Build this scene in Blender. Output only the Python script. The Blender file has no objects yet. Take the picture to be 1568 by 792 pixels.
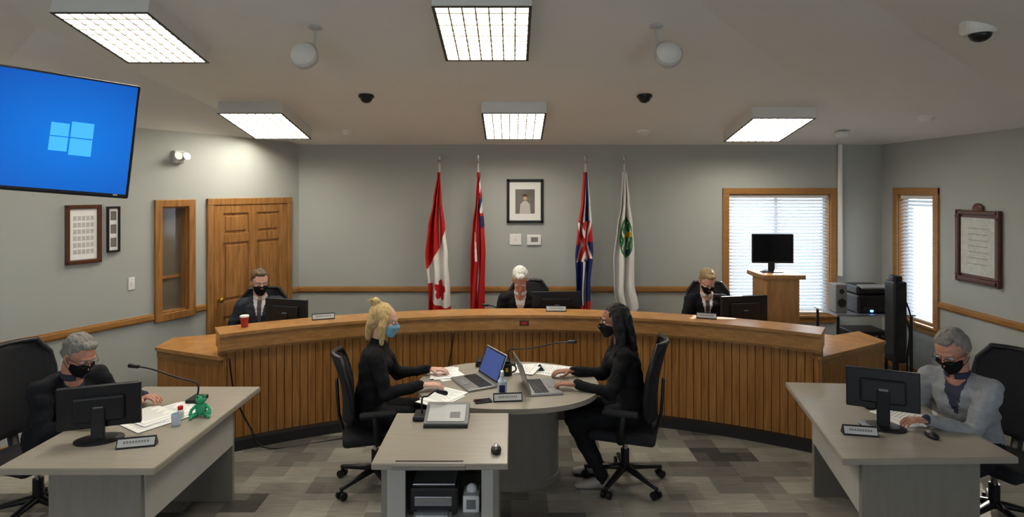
import bpy, bmesh, math, random
import numpy as np
from mathutils import Vector, Matrix, noise
from mathutils.bvhtree import BVHTree
random.seed(7)
R=math.radians
def C(r,g,b):
    f=lambda v:((v/255)/12.92 if v/255<=.04045 else ((v/255+.055)/1.055)**2.4)
    return (f(r),f(g),f(b),1)
# ---------------------------------------------------------------- materials
def mat(name,c,rough=.6,metal=0,var=.06,scale=8,bump=0,bscale=80,stretch=(1,1,1),emis=None,es=0,spec=.4,transl=0,alpha=1,coat=0):
    m=bpy.data.materials.new(name); m.use_nodes=True; nt=m.node_tree; N=nt.nodes; L=nt.links
    b=N['Principled BSDF']; b.inputs['Roughness'].default_value=rough; b.inputs['Metallic'].default_value=metal
    b.inputs['Specular IOR Level'].default_value=spec
    if coat: b.inputs['Coat Weight'].default_value=coat
    tc=N.new('ShaderNodeTexCoord'); mp=N.new('ShaderNodeMapping'); mp.inputs['Scale'].default_value=stretch
    L.new(tc.outputs['Object'],mp.inputs['Vector'])
    nz=N.new('ShaderNodeTexNoise'); nz.inputs['Scale'].default_value=scale; nz.inputs['Detail'].default_value=4
    L.new(mp.outputs['Vector'],nz.inputs['Vector'])
    mx=N.new('ShaderNodeMix'); mx.data_type='RGBA'
    mx.inputs[6].default_value=tuple(max(0,v*(1-var*2)) for v in c[:3])+(1,)
    mx.inputs[7].default_value=tuple(min(1,v*(1+var*2)) for v in c[:3])+(1,)
    L.new(nz.outputs['Fac'],mx.inputs[0]); L.new(mx.outputs[2],b.inputs['Base Color'])
    if bump:
        n2=N.new('ShaderNodeTexNoise'); n2.inputs['Scale'].default_value=bscale; L.new(mp.outputs['Vector'],n2.inputs['Vector'])
        bp=N.new('ShaderNodeBump'); bp.inputs['Strength'].default_value=bump; bp.inputs['Distance'].default_value=.01
        L.new(n2.outputs['Fac'],bp.inputs['Height']); L.new(bp.outputs['Normal'],b.inputs['Normal'])
    if emis: b.inputs['Emission Color'].default_value=emis; b.inputs['Emission Strength'].default_value=es
    if transl:
        tr=N.new('ShaderNodeBsdfTranslucent'); tr.inputs['Color'].default_value=c
        ms=N.new('ShaderNodeMixShader'); ms.inputs[0].default_value=transl
        out=N['Material Output']; L.new(b.outputs[0],ms.inputs[1]); L.new(tr.outputs[0],ms.inputs[2]); L.new(ms.outputs[0],out.inputs[0])
    return m
def wood(name,c1,c2,stretch,rough=.4,scale=3):
    m=bpy.data.materials.new(name); m.use_nodes=True; nt=m.node_tree; N=nt.nodes; L=nt.links
    b=N['Principled BSDF']; b.inputs['Roughness'].default_value=rough; b.inputs['Specular IOR Level'].default_value=.4
    tc=N.new('ShaderNodeTexCoord'); mp=N.new('ShaderNodeMapping'); mp.inputs['Scale'].default_value=stretch
    L.new(tc.outputs['Object'],mp.inputs['Vector'])
    nz=N.new('ShaderNodeTexNoise'); nz.inputs['Scale'].default_value=scale; nz.inputs['Detail'].default_value=8; nz.inputs['Distortion'].default_value=.6
    L.new(mp.outputs['Vector'],nz.inputs['Vector'])
    cr=N.new('ShaderNodeValToRGB'); e=cr.color_ramp.elements; e[0].position=.3; e[0].color=c2; e[1].position=.7; e[1].color=c1
    L.new(nz.outputs['Fac'],cr.inputs[0]); L.new(cr.outputs[0],b.inputs['Base Color'])
    bp=N.new('ShaderNodeBump'); bp.inputs['Strength'].default_value=.12; bp.inputs['Distance'].default_value=.004
    L.new(nz.outputs['Fac'],bp.inputs['Height']); L.new(bp.outputs['Normal'],b.inputs['Normal'])
    return m
def carpet():
    m=bpy.data.materials.new('carpet_tiles'); m.use_nodes=True; nt=m.node_tree; N=nt.nodes; L=nt.links
    b=N['Principled BSDF']; b.inputs['Roughness'].default_value=.95; b.inputs['Specular IOR Level'].default_value=.1
    tc=N.new('ShaderNodeTexCoord')
    def brick(w,h,c1,c2,off,rot):
        mp=N.new('ShaderNodeMapping'); mp.inputs['Rotation'].default_value=(0,0,rot); mp.inputs['Location'].default_value=(off,off*.7,0)
        L.new(tc.outputs['Object'],mp.inputs['Vector'])
        t=N.new('ShaderNodeTexBrick'); t.inputs['Scale'].default_value=1; t.inputs['Brick Width'].default_value=w; t.inputs['Row Height'].default_value=h
        t.inputs['Mortar Size'].default_value=0; t.inputs['Color1'].default_value=c1; t.inputs['Color2'].default_value=c2; t.offset=.5
        L.new(mp.outputs[0],t.inputs['Vector']); return t
    b1=brick(.5,.25,C(60,59,57),C(170,165,153),0,0)
    b2=brick(.25,.25,C(74,72,69),C(160,155,144),.13,0)
    mx=N.new('ShaderNodeMix'); mx.data_type='RGBA'; mx.inputs[0].default_value=.35
    L.new(b1.outputs[0],mx.inputs[6]); L.new(b2.outputs[0],mx.inputs[7])
    mp=N.new('ShaderNodeMapping'); mp.inputs['Scale'].default_value=(2,25,1); L.new(tc.outputs['Object'],mp.inputs['Vector'])
    nz=N.new('ShaderNodeTexNoise'); nz.inputs['Scale'].default_value=3; nz.inputs['Detail'].default_value=5; L.new(mp.outputs[0],nz.inputs['Vector'])
    mr=N.new('ShaderNodeMapRange'); mr.inputs['From Min'].default_value=.3; mr.inputs['From Max'].default_value=.7; mr.inputs['To Min'].default_value=.8; mr.inputs['To Max'].default_value=1.12
    L.new(nz.outputs['Fac'],mr.inputs[0])
    vm=N.new('ShaderNodeVectorMath'); vm.operation='SCALE'; L.new(mx.outputs[2],vm.inputs[0]); L.new(mr.outputs[0],vm.inputs['Scale'])
    L.new(vm.outputs[0],b.inputs['Base Color'])
    return m
M={}
M['wall']=mat('wall_paint',C(168,172,168),.9,var=.015,scale=2,bump=.05,bscale=200)
M['ceil']=mat('ceiling_paint',C(230,230,227),.95,var=.015,scale=2,bump=.05,bscale=150)
M['carpet']=carpet()
M['oakv']=wood('oak_vertical_grain',C(184,130,68),C(144,94,42),(14,14,.8))
M['oakh']=wood('oak_trim',C(170,124,70),C(142,98,50),(2,2,30))
M['oaktop']=wood('oak_ledge',C(184,136,80),C(156,110,60),(3,3,14),rough=.3)
M['oakdoor']=wood('oak_door',C(170,122,68),C(130,86,42),(12,12,1))
M['oakp']=wood('oak_light',C(190,150,100),C(165,122,75),(8,8,1))
M['lamtop']=mat('taupe_laminate_top',C(156,149,136),.32,var=.06,scale=4,stretch=(1,10,1))
M['lamdk']=mat('grey_laminate_panel',C(130,125,116),.5,var=.06,scale=5,stretch=(6,6,1))
M['lamlt']=mat('light_grey_panel',C(176,174,168),.5,var=.04)
M['black']=mat('black_plastic',C(22,22,24),.4,var=.1)
M['blackfab']=mat('black_fabric',C(30,30,33),.9,var=.15,scale=60,bump=.3,bscale=300)
M['dark']=mat('dark_kick',C(38,36,36),.6)
M['screen']=mat('dark_screen',C(10,11,13),.12,var=0)
M['grey']=mat('grey_plastic',C(120,120,120),.5)
M['ltgrey']=mat('light_grey_plastic',C(190,190,188),.5)
M['white']=mat('white_plastic',C(228,228,225),.5,var=.02)
M['paper']=mat('paper',C(240,240,238),.8,var=.02)
M['silver']=mat('silver_metal',C(170,172,175),.3,metal=.8,var=.03)
M['chrome']=mat('chrome',C(200,200,205),.15,metal=1,var=0)
M['brass']=mat('brass',C(170,130,60),.3,metal=1)
M['lamp']=mat('lit_diffuser',C(255,250,230),.5,var=0,emis=(1,.96,.88,1),es=23)
M['louver']=mat('louver',C(190,178,145),.5,var=0)
M['darkframe']=mat('fixture_edge',C(70,66,58),.5,var=0)
M['slat']=mat('blind_slat',C(225,230,235),.5,var=.01,transl=.45)
M['red']=mat('red_cloth',C(190,24,22),.8,var=.08,scale=20)
M['flagw']=mat('white_cloth',C(228,226,222),.8,var=.04,scale=20)
M['flagb']=mat('blue_cloth',C(28,40,100),.8,var=.08,scale=20)
M['green']=mat('green_crest',C(40,110,55),.8,var=.3,scale=30)
M['gold']=mat('gold_crest',C(205,170,40),.8,var=.1)
M['blackframe']=mat('black_picture_frame',C(24,21,20),.35)
M['brownframe']=mat('walnut_frame',C(84,46,28),.4,var=.2)
M['photo']=mat('portrait_photo',C(110,105,100),.5,var=.3,scale=6)
M['cert']=mat('certificate',C(190,192,186),.6,var=.15,scale=25)
M['glass']=mat('dim_glass',C(110,104,92),.08,var=.2,scale=2,spec=.8)
M['redcup']=mat('red_paper_cup',C(170,50,35),.5)
M['plush']=mat('green_plush',C(60,170,120),.95,var=.15,bump=.5,bscale=200)
M['led']=mat('blue_led',C(20,80,255),.5,var=0,emis=(.1,.3,1,1),es=6)
def tvmat():
    m=bpy.data.materials.new('tv_wallpaper'); m.use_nodes=True; nt=m.node_tree; N=nt.nodes; L=nt.links
    b=N['Principled BSDF']; b.inputs['Base Color'].default_value=(0,0,0,1); b.inputs['Roughness'].default_value=.25
    tc=N.new('ShaderNodeTexCoord'); mp=N.new('ShaderNodeMapping'); mp.inputs['Location'].default_value=(-.36,0,.05); mp.inputs['Scale'].default_value=(1.3,0,1.7)
    L.new(tc.outputs['Object'],mp.inputs[0]); g=N.new('ShaderNodeTexGradient'); g.gradient_type='SPHERICAL'; L.new(mp.outputs[0],g.inputs[0])
    cr=N.new('ShaderNodeValToRGB'); e=cr.color_ramp.elements; e[0].color=C(2,64,170); e[0].position=0; e[1].color=C(12,124,230); e[1].position=1
    L.new(g.outputs[0],cr.inputs[0]); L.new(cr.outputs[0],b.inputs['Emission Color']); b.inputs['Emission Strength'].default_value=1.0
    return m
M['tvblue']=tvmat()
M['logo']=mat('window_logo_glow',C(60,150,240),.4,var=0,emis=C(60,165,250),es=1)
M['lapblue']=mat('laptop_screen',C(5,10,30),.2,var=0,emis=C(70,90,150),es=.8)
# ---------------------------------------------------------------- mesh builder
def loft_geo(pts,rad,side=(1,0,0),n=14,dome=True):
    pts=[Vector(p) for p in pts]; rad=[(r,r) if not isinstance(r,(tuple,list)) else r for r in rad]; side=Vector(side)
    k=len(pts); tan=[]
    for i in range(k):
        t=(pts[min(i+1,k-1)]-pts[max(i-1,0)]);
        tan.append(t.normalized() if t.length>1e-7 else Vector((0,0,1)))
    rings=[]
    def frame(t):
        s=side-t*side.dot(t)
        if s.length<.05:
            s=Vector((0,1,0)) if abs(t.y)<.9 else Vector((1,0,0)); s=s-t*s.dot(t)
        s.normalize(); return s,t.cross(s)
    def ring(c,t,rx,ry):
        s,f=frame(t); rings.append([c+s*rx*math.cos(a)+f*ry*math.sin(a) for a in [2*math.pi*j/n for j in range(n)]])
    if dome:
        for ph in (80,55,28): 
            r0=rad[0]; m=min(r0); ring(pts[0]-tan[0]*m*math.sin(R(ph)),tan[0],r0[0]*math.cos(R(ph)),r0[1]*math.cos(R(ph)))
    for i in range(k): ring(pts[i],tan[i],*rad[i])
    if dome:
        for ph in (28,55,80):
            r0=rad[-1]; m=min(r0); ring(pts[-1]+tan[-1]*m*math.sin(R(ph)),tan[-1],r0[0]*math.cos(R(ph)),r0[1]*math.cos(R(ph)))
    V=[v for r in rings for v in r]; F=[]
    for i in range(len(rings)-1):
        for j in range(n):
            F.append((i*n+j,i*n+(j+1)%n,(i+1)*n+(j+1)%n,(i+1)*n+j))
    F.append(tuple(range(n-1,-1,-1))); o=(len(rings)-1)*n; F.append(tuple(o+j for j in range(n)))
    return V,F
def ell_geo(c,r,rot=None,nu=16,nv=10):
    V=[];F=[];c=Vector(c)
    def T(p):
        p=Vector((p[0]*r[0],p[1]*r[1],p[2]*r[2]))
        return c+(rot@p if rot else p)
    V.append(T((0,0,1)))
    for i in range(1,nv):
        a=math.pi*i/nv
        for j in range(nu):
            b=2*math.pi*j/nu; V.append(T((math.sin(a)*math.cos(b),math.sin(a)*math.sin(b),math.cos(a))))
    V.append(T((0,0,-1))); e=len(V)-1
    for j in range(nu): F.append((0,1+j,1+(j+1)%nu)); F.append((e,e-nu+(j+1)%nu,e-nu+j))
    for i in range(nv-2):
        for j in range(nu):
            a=1+i*nu+j;b=1+i*nu+(j+1)%nu; F.append((a,a+nu,b+nu,b))
    return V,F
def catmull(pts,k=6):
    P=[Vector(p) for p in pts]; P=[P[0]]+P+[P[-1]]; out=[]
    for i in range(1,len(P)-2):
        for j in range(k):
            t=j/k; a,b,c,d=P[i-1],P[i],P[i+1],P[i+2]
            out.append(.5*((2*b)+(c-a)*t+(2*a-5*b+4*c-d)*t*t+(3*b-a-3*c+d)*t**3))
    out.append(P[-2]); return out
class B:
    def __init__(s,name,loc=(0,0,0),rz=0,W=None):
        s.name=name; s.V=[];s.F=[];s.MI=[];s.S=[];s.mats=[]; s.T=Matrix.Identity(4)
        s.W=W if W is not None else Matrix.Translation(loc)@Matrix.Rotation(rz,4,'Z')
    def mi(s,m):
        if isinstance(m,str): m=M[m]
        if m not in s.mats: s.mats.append(m)
        return s.mats.index(m)
    def add(s,V,F,m,smooth=False,T=None):
        X=s.T if T is None else s.T@T; o=len(s.V)
        s.V+=[X@Vector(v) for v in V]; s.F+=[tuple(i+o for i in f) for f in F]
        if isinstance(m,list): s.MI+=[s.mi(x) for x in m]
        else: s.MI+=[s.mi(m)]*len(F)
        s.S+=[smooth]*len(F)
    def box(s,c,d,m,bev=0,T=None,seg=2):
        bm=bmesh.new(); bmesh.ops.create_cube(bm,size=1)
        for v in bm.verts: v.co=Vector((v.co.x*d[0]+c[0],v.co.y*d[1]+c[1],v.co.z*d[2]+c[2]))
        if bev: bmesh.ops.bevel(bm,geom=bm.edges[:],offset=min(bev,min(d)*.49),segments=seg,affect='EDGES',profile=.5)
        bm.verts.index_update(); s.add([v.co.copy() for v in bm.verts],[tuple(v.index for v in f.verts) for f in bm.faces],m,False,T); bm.free()
    def bx(s,x0,x1,y0,y1,z0,z1,m,bev=0,T=None): s.box(((x0+x1)/2,(y0+y1)/2,(z0+z1)/2),(abs(x1-x0),abs(y1-y0),abs(z1-z0)),m,bev,T)
    def loft(s,pts,rad,m,side=(1,0,0),n=14,dome=True,T=None,smooth=True):
        V,F=loft_geo(pts,rad,side,n,dome); s.add(V,F,m,smooth,T)
    def cyl(s,p,q,r,m,n=20,r2=None,T=None):
        V,F=loft_geo([p,q],[r,r if r2 is None else r2],(1,0,0),n,False); s.add(V,F,m,False,T)
    def tube(s,pts,r,m,n=8,k=6,T=None):
        P=catmull(pts,k); s.loft(P,[r]*len(P),m,(.3,.2,1) ,n,False,T)
    def ell(s,c,r,m,T=None,rot=None,nu=20,nv=12): V,F=ell_geo(c,r,rot,nu,nv); s.add(V,F,m,True,T)
    def lathe(s,prof,m,n=28,T=None,sx=1,sy=1,c=(0,0)):
        V=[];F=[]
        for r,z in prof:
            for j in range(n):
                a=2*math.pi*j/n; V.append((c[0]+r*sx*math.cos(a),c[1]+r*sy*math.sin(a),z))
        for i in range(len(prof)-1):
            for j in range(n): F.append((i*n+j,i*n+(j+1)%n,(i+1)*n+(j+1)%n,(i+1)*n+j))
        F.append(tuple(range(n))); o=(len(prof)-1)*n; F.append(tuple(range(o,o+n)))
        s.add(V,F,m,False,T)
    def prism(s,poly,z0,z1,m,T=None,bev=0):
        n=len(poly); bm=bmesh.new()
        lo=[bm.verts.new((p[0],p[1],z0)) for p in poly]; hi=[bm.verts.new((p[0],p[1],z1)) for p in poly]
        bm.faces.new(lo[::-1]); bm.faces.new(hi)
        for i in range(n): bm.faces.new((lo[i],lo[(i+1)%n],hi[(i+1)%n],hi[i]))
        if bev: bmesh.ops.bevel(bm,geom=bm.edges[:],offset=bev,segments=2,affect='EDGES')
        bm.verts.index_update(); s.add([v.co.copy() for v in bm.verts],[tuple(v.index for v in f.verts) for f in bm.faces],m,False,T); bm.free()
    def sheet(s,fn,nu,nv,th,m,T=None,mf=None,smooth=True):
        P=[[Vector(fn(i/nu,j/nv)) for j in range(nv+1)] for i in range(nu+1)]
        Nn=[[None]*(nv+1) for _ in range(nu+1)]
        for i in range(nu+1):
            for j in range(nv+1):
                du=P[min(i+1,nu)][j]-P[max(i-1,0)][j]; dv=P[i][min(j+1,nv)]-P[i][max(j-1,0)]
                k=du.cross(dv); Nn[i][j]=k.normalized() if k.length>1e-9 else Vector((0,1,0))
        V=[P[i][j]+Nn[i][j]*th/2 for i in range(nu+1) for j in range(nv+1)]+[P[i][j]-Nn[i][j]*th/2 for i in range(nu+1) for j in range(nv+1)]
        o=(nu+1)*(nv+1); id=lambda i,j:i*(nv+1)+j; F=[];MM=[]
        for i in range(nu):
            for j in range(nv):
                mm=mf((i+.5)/nu,(j+.5)/nv) if mf else m
                F.append((id(i,j),id(i+1,j),id(i+1,j+1),id(i,j+1))); F.append((o+id(i,j),o+id(i,j+1),o+id(i+1,j+1),o+id(i+1,j))); MM+=[mm,mm]
        for i in range(nu):
            for j in (0,nv): F.append((id(i,j),id(i+1,j),o+id(i+1,j),o+id(i,j))); MM.append(mf((i+.5)/nu,.01 if j==0 else .99) if mf else m)
        for j in range(nv):
            for i in (0,nu): F.append((id(i,j),id(i,j+1),o+id(i,j+1),o+id(i,j))); MM.append(mf(.01 if i==0 else .99,(j+.5)/nv) if mf else m)
        s.add(V,F,MM,smooth,T)
    def end(s,recalc=True):
        me=bpy.data.meshes.new(s.name); me.from_pydata([tuple(v) for v in s.V],[],s.F)
        for m in s.mats: me.materials.append(m)
        me.polygons.foreach_set('material_index',s.MI); me.polygons.foreach_set('use_smooth',s.S)
        if recalc:
            bm=bmesh.new(); bm.from_mesh(me); bmesh.ops.recalc_face_normals(bm,faces=bm.faces[:]); bm.to_mesh(me); bm.free()
        me.update(); o=bpy.data.objects.new(s.name,me); o.matrix_world=s.W; bpy.context.collection.objects.link(o); return o
# ---------------------------------------------------------------- room
def axT(o,xa,ya):
    m=Matrix.Identity(4)
    for i in range(3): m[i][0]=xa[i]; m[i][1]=ya[i]; m[i][2]=(0,0,1)[i]; m[i][3]=o[i]
    return m
TB=axT((0,7.5,0),(-1,0,0),(0,-1,0)); TR=axT((4.72,0,0),(0,1,0),(-1,0,0)); LA=(-.464,-.8858,0); LN=(.8858,-.464,0)
TL=axT((-2.72,7.5,0),LA,LN); TLF=axT((-4.25,4.58,0),(0,-1,0),(1,0,0)); TF=axT((0,-1.5,0),(1,0,0),(0,1,0))
def wall(name,T,s0,s1,h,holes=()):
    b=B(name); b.T=T; x=s0
    for (a,c,z0,z1) in sorted(holes):
        b.bx(x,a,-.15,0,0,h,'wall'); b.bx(a,c,-.15,0,0,z0,'wall'); b.bx(a,c,-.15,0,z1,h,'wall'); x=c
    b.bx(x,s1,-.15,0,0,h,'wall'); b.end()
BW=(-4.06,-2.76,.60,2.14); RW=(6.56,7.18,.66,2.14); SL=(1.48,1.78,.93,2.03); FW1=(-3.7,-1.0,.8,2.5); FW2=(1.0,3.7,.8,2.2)
wall('wall_back',TB,-4.87,2.8,2.95,[BW]); wall('wall_right',TR,-1.5,7.5,2.95,[RW]); wall('wall_left',TL,0,3.30,2.98,[SL])
wall('wall_left_front',TLF,0,6.1,4.0)
wall('wall_front',TF,-4.4,4.87,4.0,[FW1,FW2])  # openings behind the camera are added to let in fill light
b=B('floor'); b.bx(-5,5,-1.7,8,-.1,0,'carpet'); b.end()
SLP=.21
def zc(y): return 2.77+SLP*(7.5-y)
def ceiling():
    bm=bmesh.new(); bmesh.ops.create_cube(bm,size=1)
    for v in bm.verts: v.co=Vector((-4.4+(v.co.x+.5)*9.27,-1.65+(v.co.y+.5)*9.3,(v.co.z+.5)*3.85))
    cuts=[((0,7.5,2.77),(0,SLP,1)),((4.72,0,2.77),(SLP,0,1)),((0,0,3.344),(.3347,-.196,1)),
          ((-2.72,7.5,2.80),(-.9*LN[0],-.9*LN[1],1)),((-4.25,0,2.80),(-.9,0,1))]
    for co,no in cuts:
        r=bmesh.ops.bisect_plane(bm,geom=bm.verts[:]+bm.edges[:]+bm.faces[:],plane_co=Vector(co),plane_no=Vector(no).normalized(),clear_outer=True,dist=1e-5)
        es=[e for e in r['geom_cut'] if isinstance(e,bmesh.types.BMEdge)]
        if es: bmesh.ops.holes_fill(bm,edges=es,sides=0)
    bm.normal_update()
    bmesh.ops.recalc_face_normals(bm,faces=bm.faces[:])
    dl=[f for f in bm.faces if f.normal.z<.3]; bmesh.ops.delete(bm,geom=dl,context='FACES')
    bmesh.ops.reverse_faces(bm,faces=bm.faces[:])
    me=bpy.data.meshes.new('ceiling'); bm.to_mesh(me); bm.free(); me.materials.append(M['ceil'])
    o=bpy.data.objects.new('ceiling',me); bpy.context.collection.objects.link(o)
    md=o.modifiers.new('s','SOLIDIFY'); md.thickness=.05; md.offset=-1
ceiling()
def trim(name,T,s0,s1,z,h=.075,d=.028):
    b=B(name); b.T=T; b.bx(s0,s1,0,d,z-h/2+.012,z+h/2-.012,'oakh',.006); b.bx(s0,s1,0,d*.6,z-h/2,z+h/2,'oakh',.004); b.end()
trim('trim_1',TB,-2.69,2.70,.925); trim('trim_2',TB,-4.70,-4.14,.925)
trim('trim_3',TL,.0,.12,.925); trim('trim_4',TL,1.29,1.41,.925); trim('trim_5',TL,1.85,3.28,.925)
trim('trim_6',TR,-1.5,6.48,.925); trim('trim_7',TR,7.26,7.5,.925); trim('trim_8',TLF,0,6,.925)
for nm,T,a,c in (('baseboard_back',TB,-4.7,2.7),('baseboard_right',TR,-1.5,7.5),('baseboard_left',TL,1.3,3.28),('baseboard_left_front',TLF,0,6)):
    b=B(nm); b.T=T; b.bx(a,c,0,.016,0,.1,'oakh',.004); b.end()
def window(name,T,h,blinds=True):
    s0,s1,z0,z1=h; b=B(name); b.T=T; w=.075
    b.bx(s0-w,s0+.005,0,.025,z0-w,z1+w,'oakh',.005); b.bx(s1-.005,s1+w,0,.025,z0-w,z1+w,'oakh',.005)
    b.bx(s0-w,s1+w,0,.027,z1,z1+w,'oakh',.005); b.bx(s0-w-.02,s1+w+.02,0,.05,z0-.03,z0,'oakh',.005); b.bx(s0-w,s1+w,0,.024,z0-.1,z0-.03,'oakh',.005)
    for a,c in ((s0,s0+.012),(s1-.012,s1)): b.bx(a,c,-.15,0,z0,z1,'oakh')
    b.bx(s0,s1,-.15,0,z1-.012,z1,'oakh'); b.bx(s0,s1,-.15,0,z0,z0+.012,'oakh')
    for a,c in ((s0+.012,s0+.05),(s1-.05,s1-.012)): b.bx(a,c,-.13,-.09,z0,z1,'white',.004)
    for z in (z0+.012,z1-.05): b.bx(s0,s1,-.13,-.09,z,z+.038,'white',.004)
    if s1-s0>1: b.bx((s0+s1)/2-.02,(s0+s1)/2+.02,-.13,-.09,z0,z1,'white',.004)
    if blinds:
        b.bx(s0+.015,s1-.015,-.065,-.015,z1-.055,z1-.012,'white',.005)
        z=z1-.08
        while z>z0+.05:
            b.box((0,0,0),(s1-s0-.04,.05,.0025),'slat',T=Matrix.Translation(((s0+s1)/2,-.04,z))@Matrix.Rotation(R(-32),4,'X'))
            z-=.042
        b.bx(s0+.02,s1-.02,-.06,-.02,z0+.015,z0+.035,'white',.004)
        for t in (.15,.5,.85): b.cyl((s0+t*(s1-s0),-.04,z0+.03),(s0+t*(s1-s0),-.04,z1-.05),.0015,'white',6)
    b.end()
window('window_1',TB,BW); window('window_2',TR,RW); window('fill_window_1',TF,FW1,False); window('fill_window_2',TF,FW2,False)  # front-wall windows are unseen, added to brighten the ceiling
b=B('window_3'); b.T=TL; s0,s1,z0,z1=SL; w=.065
b.bx(s0-w,s0+.01,0,.03,z0-w,z1+w,'oakdoor',.006); b.bx(s1-.01,s1+w,0,.03,z0-w,z1+w,'oakdoor',.006); b.bx(s0-w,s1+w,0,.031,z1-.01,z1+w,'oakdoor',.006); b.bx(s0-w,s1+w,0,.031,z0-w,z0+.01,'oakdoor',.006)
for a,c in ((s0,s0+.025),(s1-.025,s1)): b.bx(a,c,-.12,0,z0,z1,'oakdoor')
b.bx(s0,s1,-.12,0,z0,z0+.025,'oakdoor');b.bx(s0,s1,-.12,0,z1-.025,z1,'oakdoor'); b.bx(s0,s1,-.1,-.09,z0,z1,'glass'); b.bx(s0,s1,-.09,-.075,1.28,1.31,'oakdoor'); b.end()
b=B('door_1'); b.T=TL; d0,d1,dh=.13,1.28,2.10; w=.075
b.bx(d0,d0+w,0,.03,0,dh,'oakdoor',.006); b.bx(d1-w,d1,0,.03,0,dh,'oakdoor',.006); b.bx(d0,d1,0,.032,dh-w,dh,'oakdoor',.006)
x0,x1=d0+w,d1-w; b.bx(x0,x1,.0,.010,0,dh-w,'oakdoor')
st=.12; mid=(x0+x1)/2
for a,c in ((x0+.005,x0+st),(mid-.055,mid+.055),(x1-st,x1-.005)): b.bx(a,c,.008,.024,0.01,dh-w-.005,'oakdoor',.004)
for z0_,z1_ in ((.01,.2),(.78,.95),(1.60,1.70),(1.93,dh-w-.005)): b.bx(x0+.005,x1-.005,.008,.0235,z0_,z1_,'oakdoor',.004)
for z0_,z1_ in ((.2,.78),(.95,1.60),(1.70,1.93)):
    for a,c in ((x0+st,mid-.055),(mid+.055,x1-st)): b.bx(a+.03,c-.03,.006,.022,z0_+.03,z1_-.03,'oakdoor',.01)
b.cyl((x1-.06,.02,.98),(x1-.06,.06,.98),.012,'brass',12); b.ell((x1-.06,.075,.98),(.028,.022,.028),'brass'); b.end()
# ---------------------------------------------------------------- ceiling fixtures
def fixture(x,y,L2=.46):
    b=B('ceiling_light_fixture',W=Matrix.Translation((x,y,zc(y)))@Matrix.Rotation(-math.atan(SLP),4,'X'))
    W2=.33
    for sx in (-1,1):
        b.bx(sx*W2,sx*(W2-.018),-L2,L2,-.12,0,'white'); b.bx(-W2+.018,W2-.018,sx*L2,sx*(L2-.018),-.12,0,'white')
        b.bx(sx*(W2+.002),sx*(W2-.02),-L2-.002,L2+.002,-.124,-.12,'darkframe'); b.bx(-W2+.02,W2-.02,sx*(L2+.002),sx*(L2-.02),-.124,-.12,'darkframe')
    b.add([(-W2+.018,-L2+.018,-.09),(W2-.018,-L2+.018,-.09),(W2-.018,L2-.018,-.09),(-W2+.018,L2-.018,-.09)],[(0,3,2,1)],'lamp')
    for i in range(1,7): xx=-W2+.018+i*(2*W2-.036)/7; b.bx(xx-.006,xx+.006,-L2+.02,L2-.02,-.121,-.112,'louver')
    for i in range(1,10): yy=-L2+.018+i*(2*L2-.036)/10; b.bx(-W2+.02,W2-.02,yy-.006,yy+.006,-.121,-.112,'louver')
    b.end(False)
for x,y,l in ((-2.78,4.38,.41),(-.2,4.32,.43),(-2.66,6.42,.45),(.02,6.43,.46),(2.83,6.55,.43),(-2.78,2.0,.46),(-.2,2.0,.46),(-2.78,.2,.46),(-.2,.2,.46)): fixture(x,y,l)  # rows nearest the camera are out of view, added for extra light
def dome(x,y,m,z=None,rr=.065,nm='security_camera_dome'):
    z=zc(y) if z is None else z; b=B(nm,(x,y,z)); b.lathe([(rr*1.15,.01),(rr*1.15,-.02),(rr*.95,-.025)],'white' if m!='black' else 'black')
    b.ell((0,0,-.025),(rr*.9,rr*.9,rr*.75),m); b.end()
dome(-1.44,5.81,'black'); dome(1.31,5.81,'black')
def smoke(x,y,z=None):
    z=zc(y) if z is None else z; b=B('smoke_detector',(x,y,z)); b.lathe([(.075,.02),(.075,-.012),(.06,-.03),(.045,-.045),(.015,-.05)],'white'); b.end()
smoke(-1.95,6.95); smoke(1.55,6.95); smoke(-.2,7.0); smoke(3.9,6.95,2.86)
smoke(4.05,5.75,2.77+SLP*.67)
b=B('security_camera_dome',(2.62,3.3,3.344-.3347*2.62+.196*3.3)); b.lathe([(.09,.03),(.09,-.02),(.075,-.045)],'white'); b.ell((0,-.01,-.045),(.055,.055,.045),'black'); b.end()
def pend(x,y,dx):
    z=zc(y); b=B('hanging_speaker',(x,y,z)); b.lathe([(.05,.012),(.05,-.01),(.02,-.02)],'ltgrey',16)
    b.tube([(0,0,0),(0,0,-.08),(dx*.2,0,-.17)],.01,'ltgrey')
    T=Matrix.Translation((dx,-.03,-.22))@Matrix.Rotation(R(70),4,'X'); b.ell((0,0,0),(.1,.1,.1),'white',T); b.lathe([(.1,-.03),(.108,0),(.108,.02),(.09,.035)],'ltgrey',T=T); b.lathe([(.088,.03),(.088,.045),(.05,.055)],'ltgrey',T=T); b.end()
pend(-1.48,4.42,-.07); pend(1.08,4.40,.08)
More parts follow.
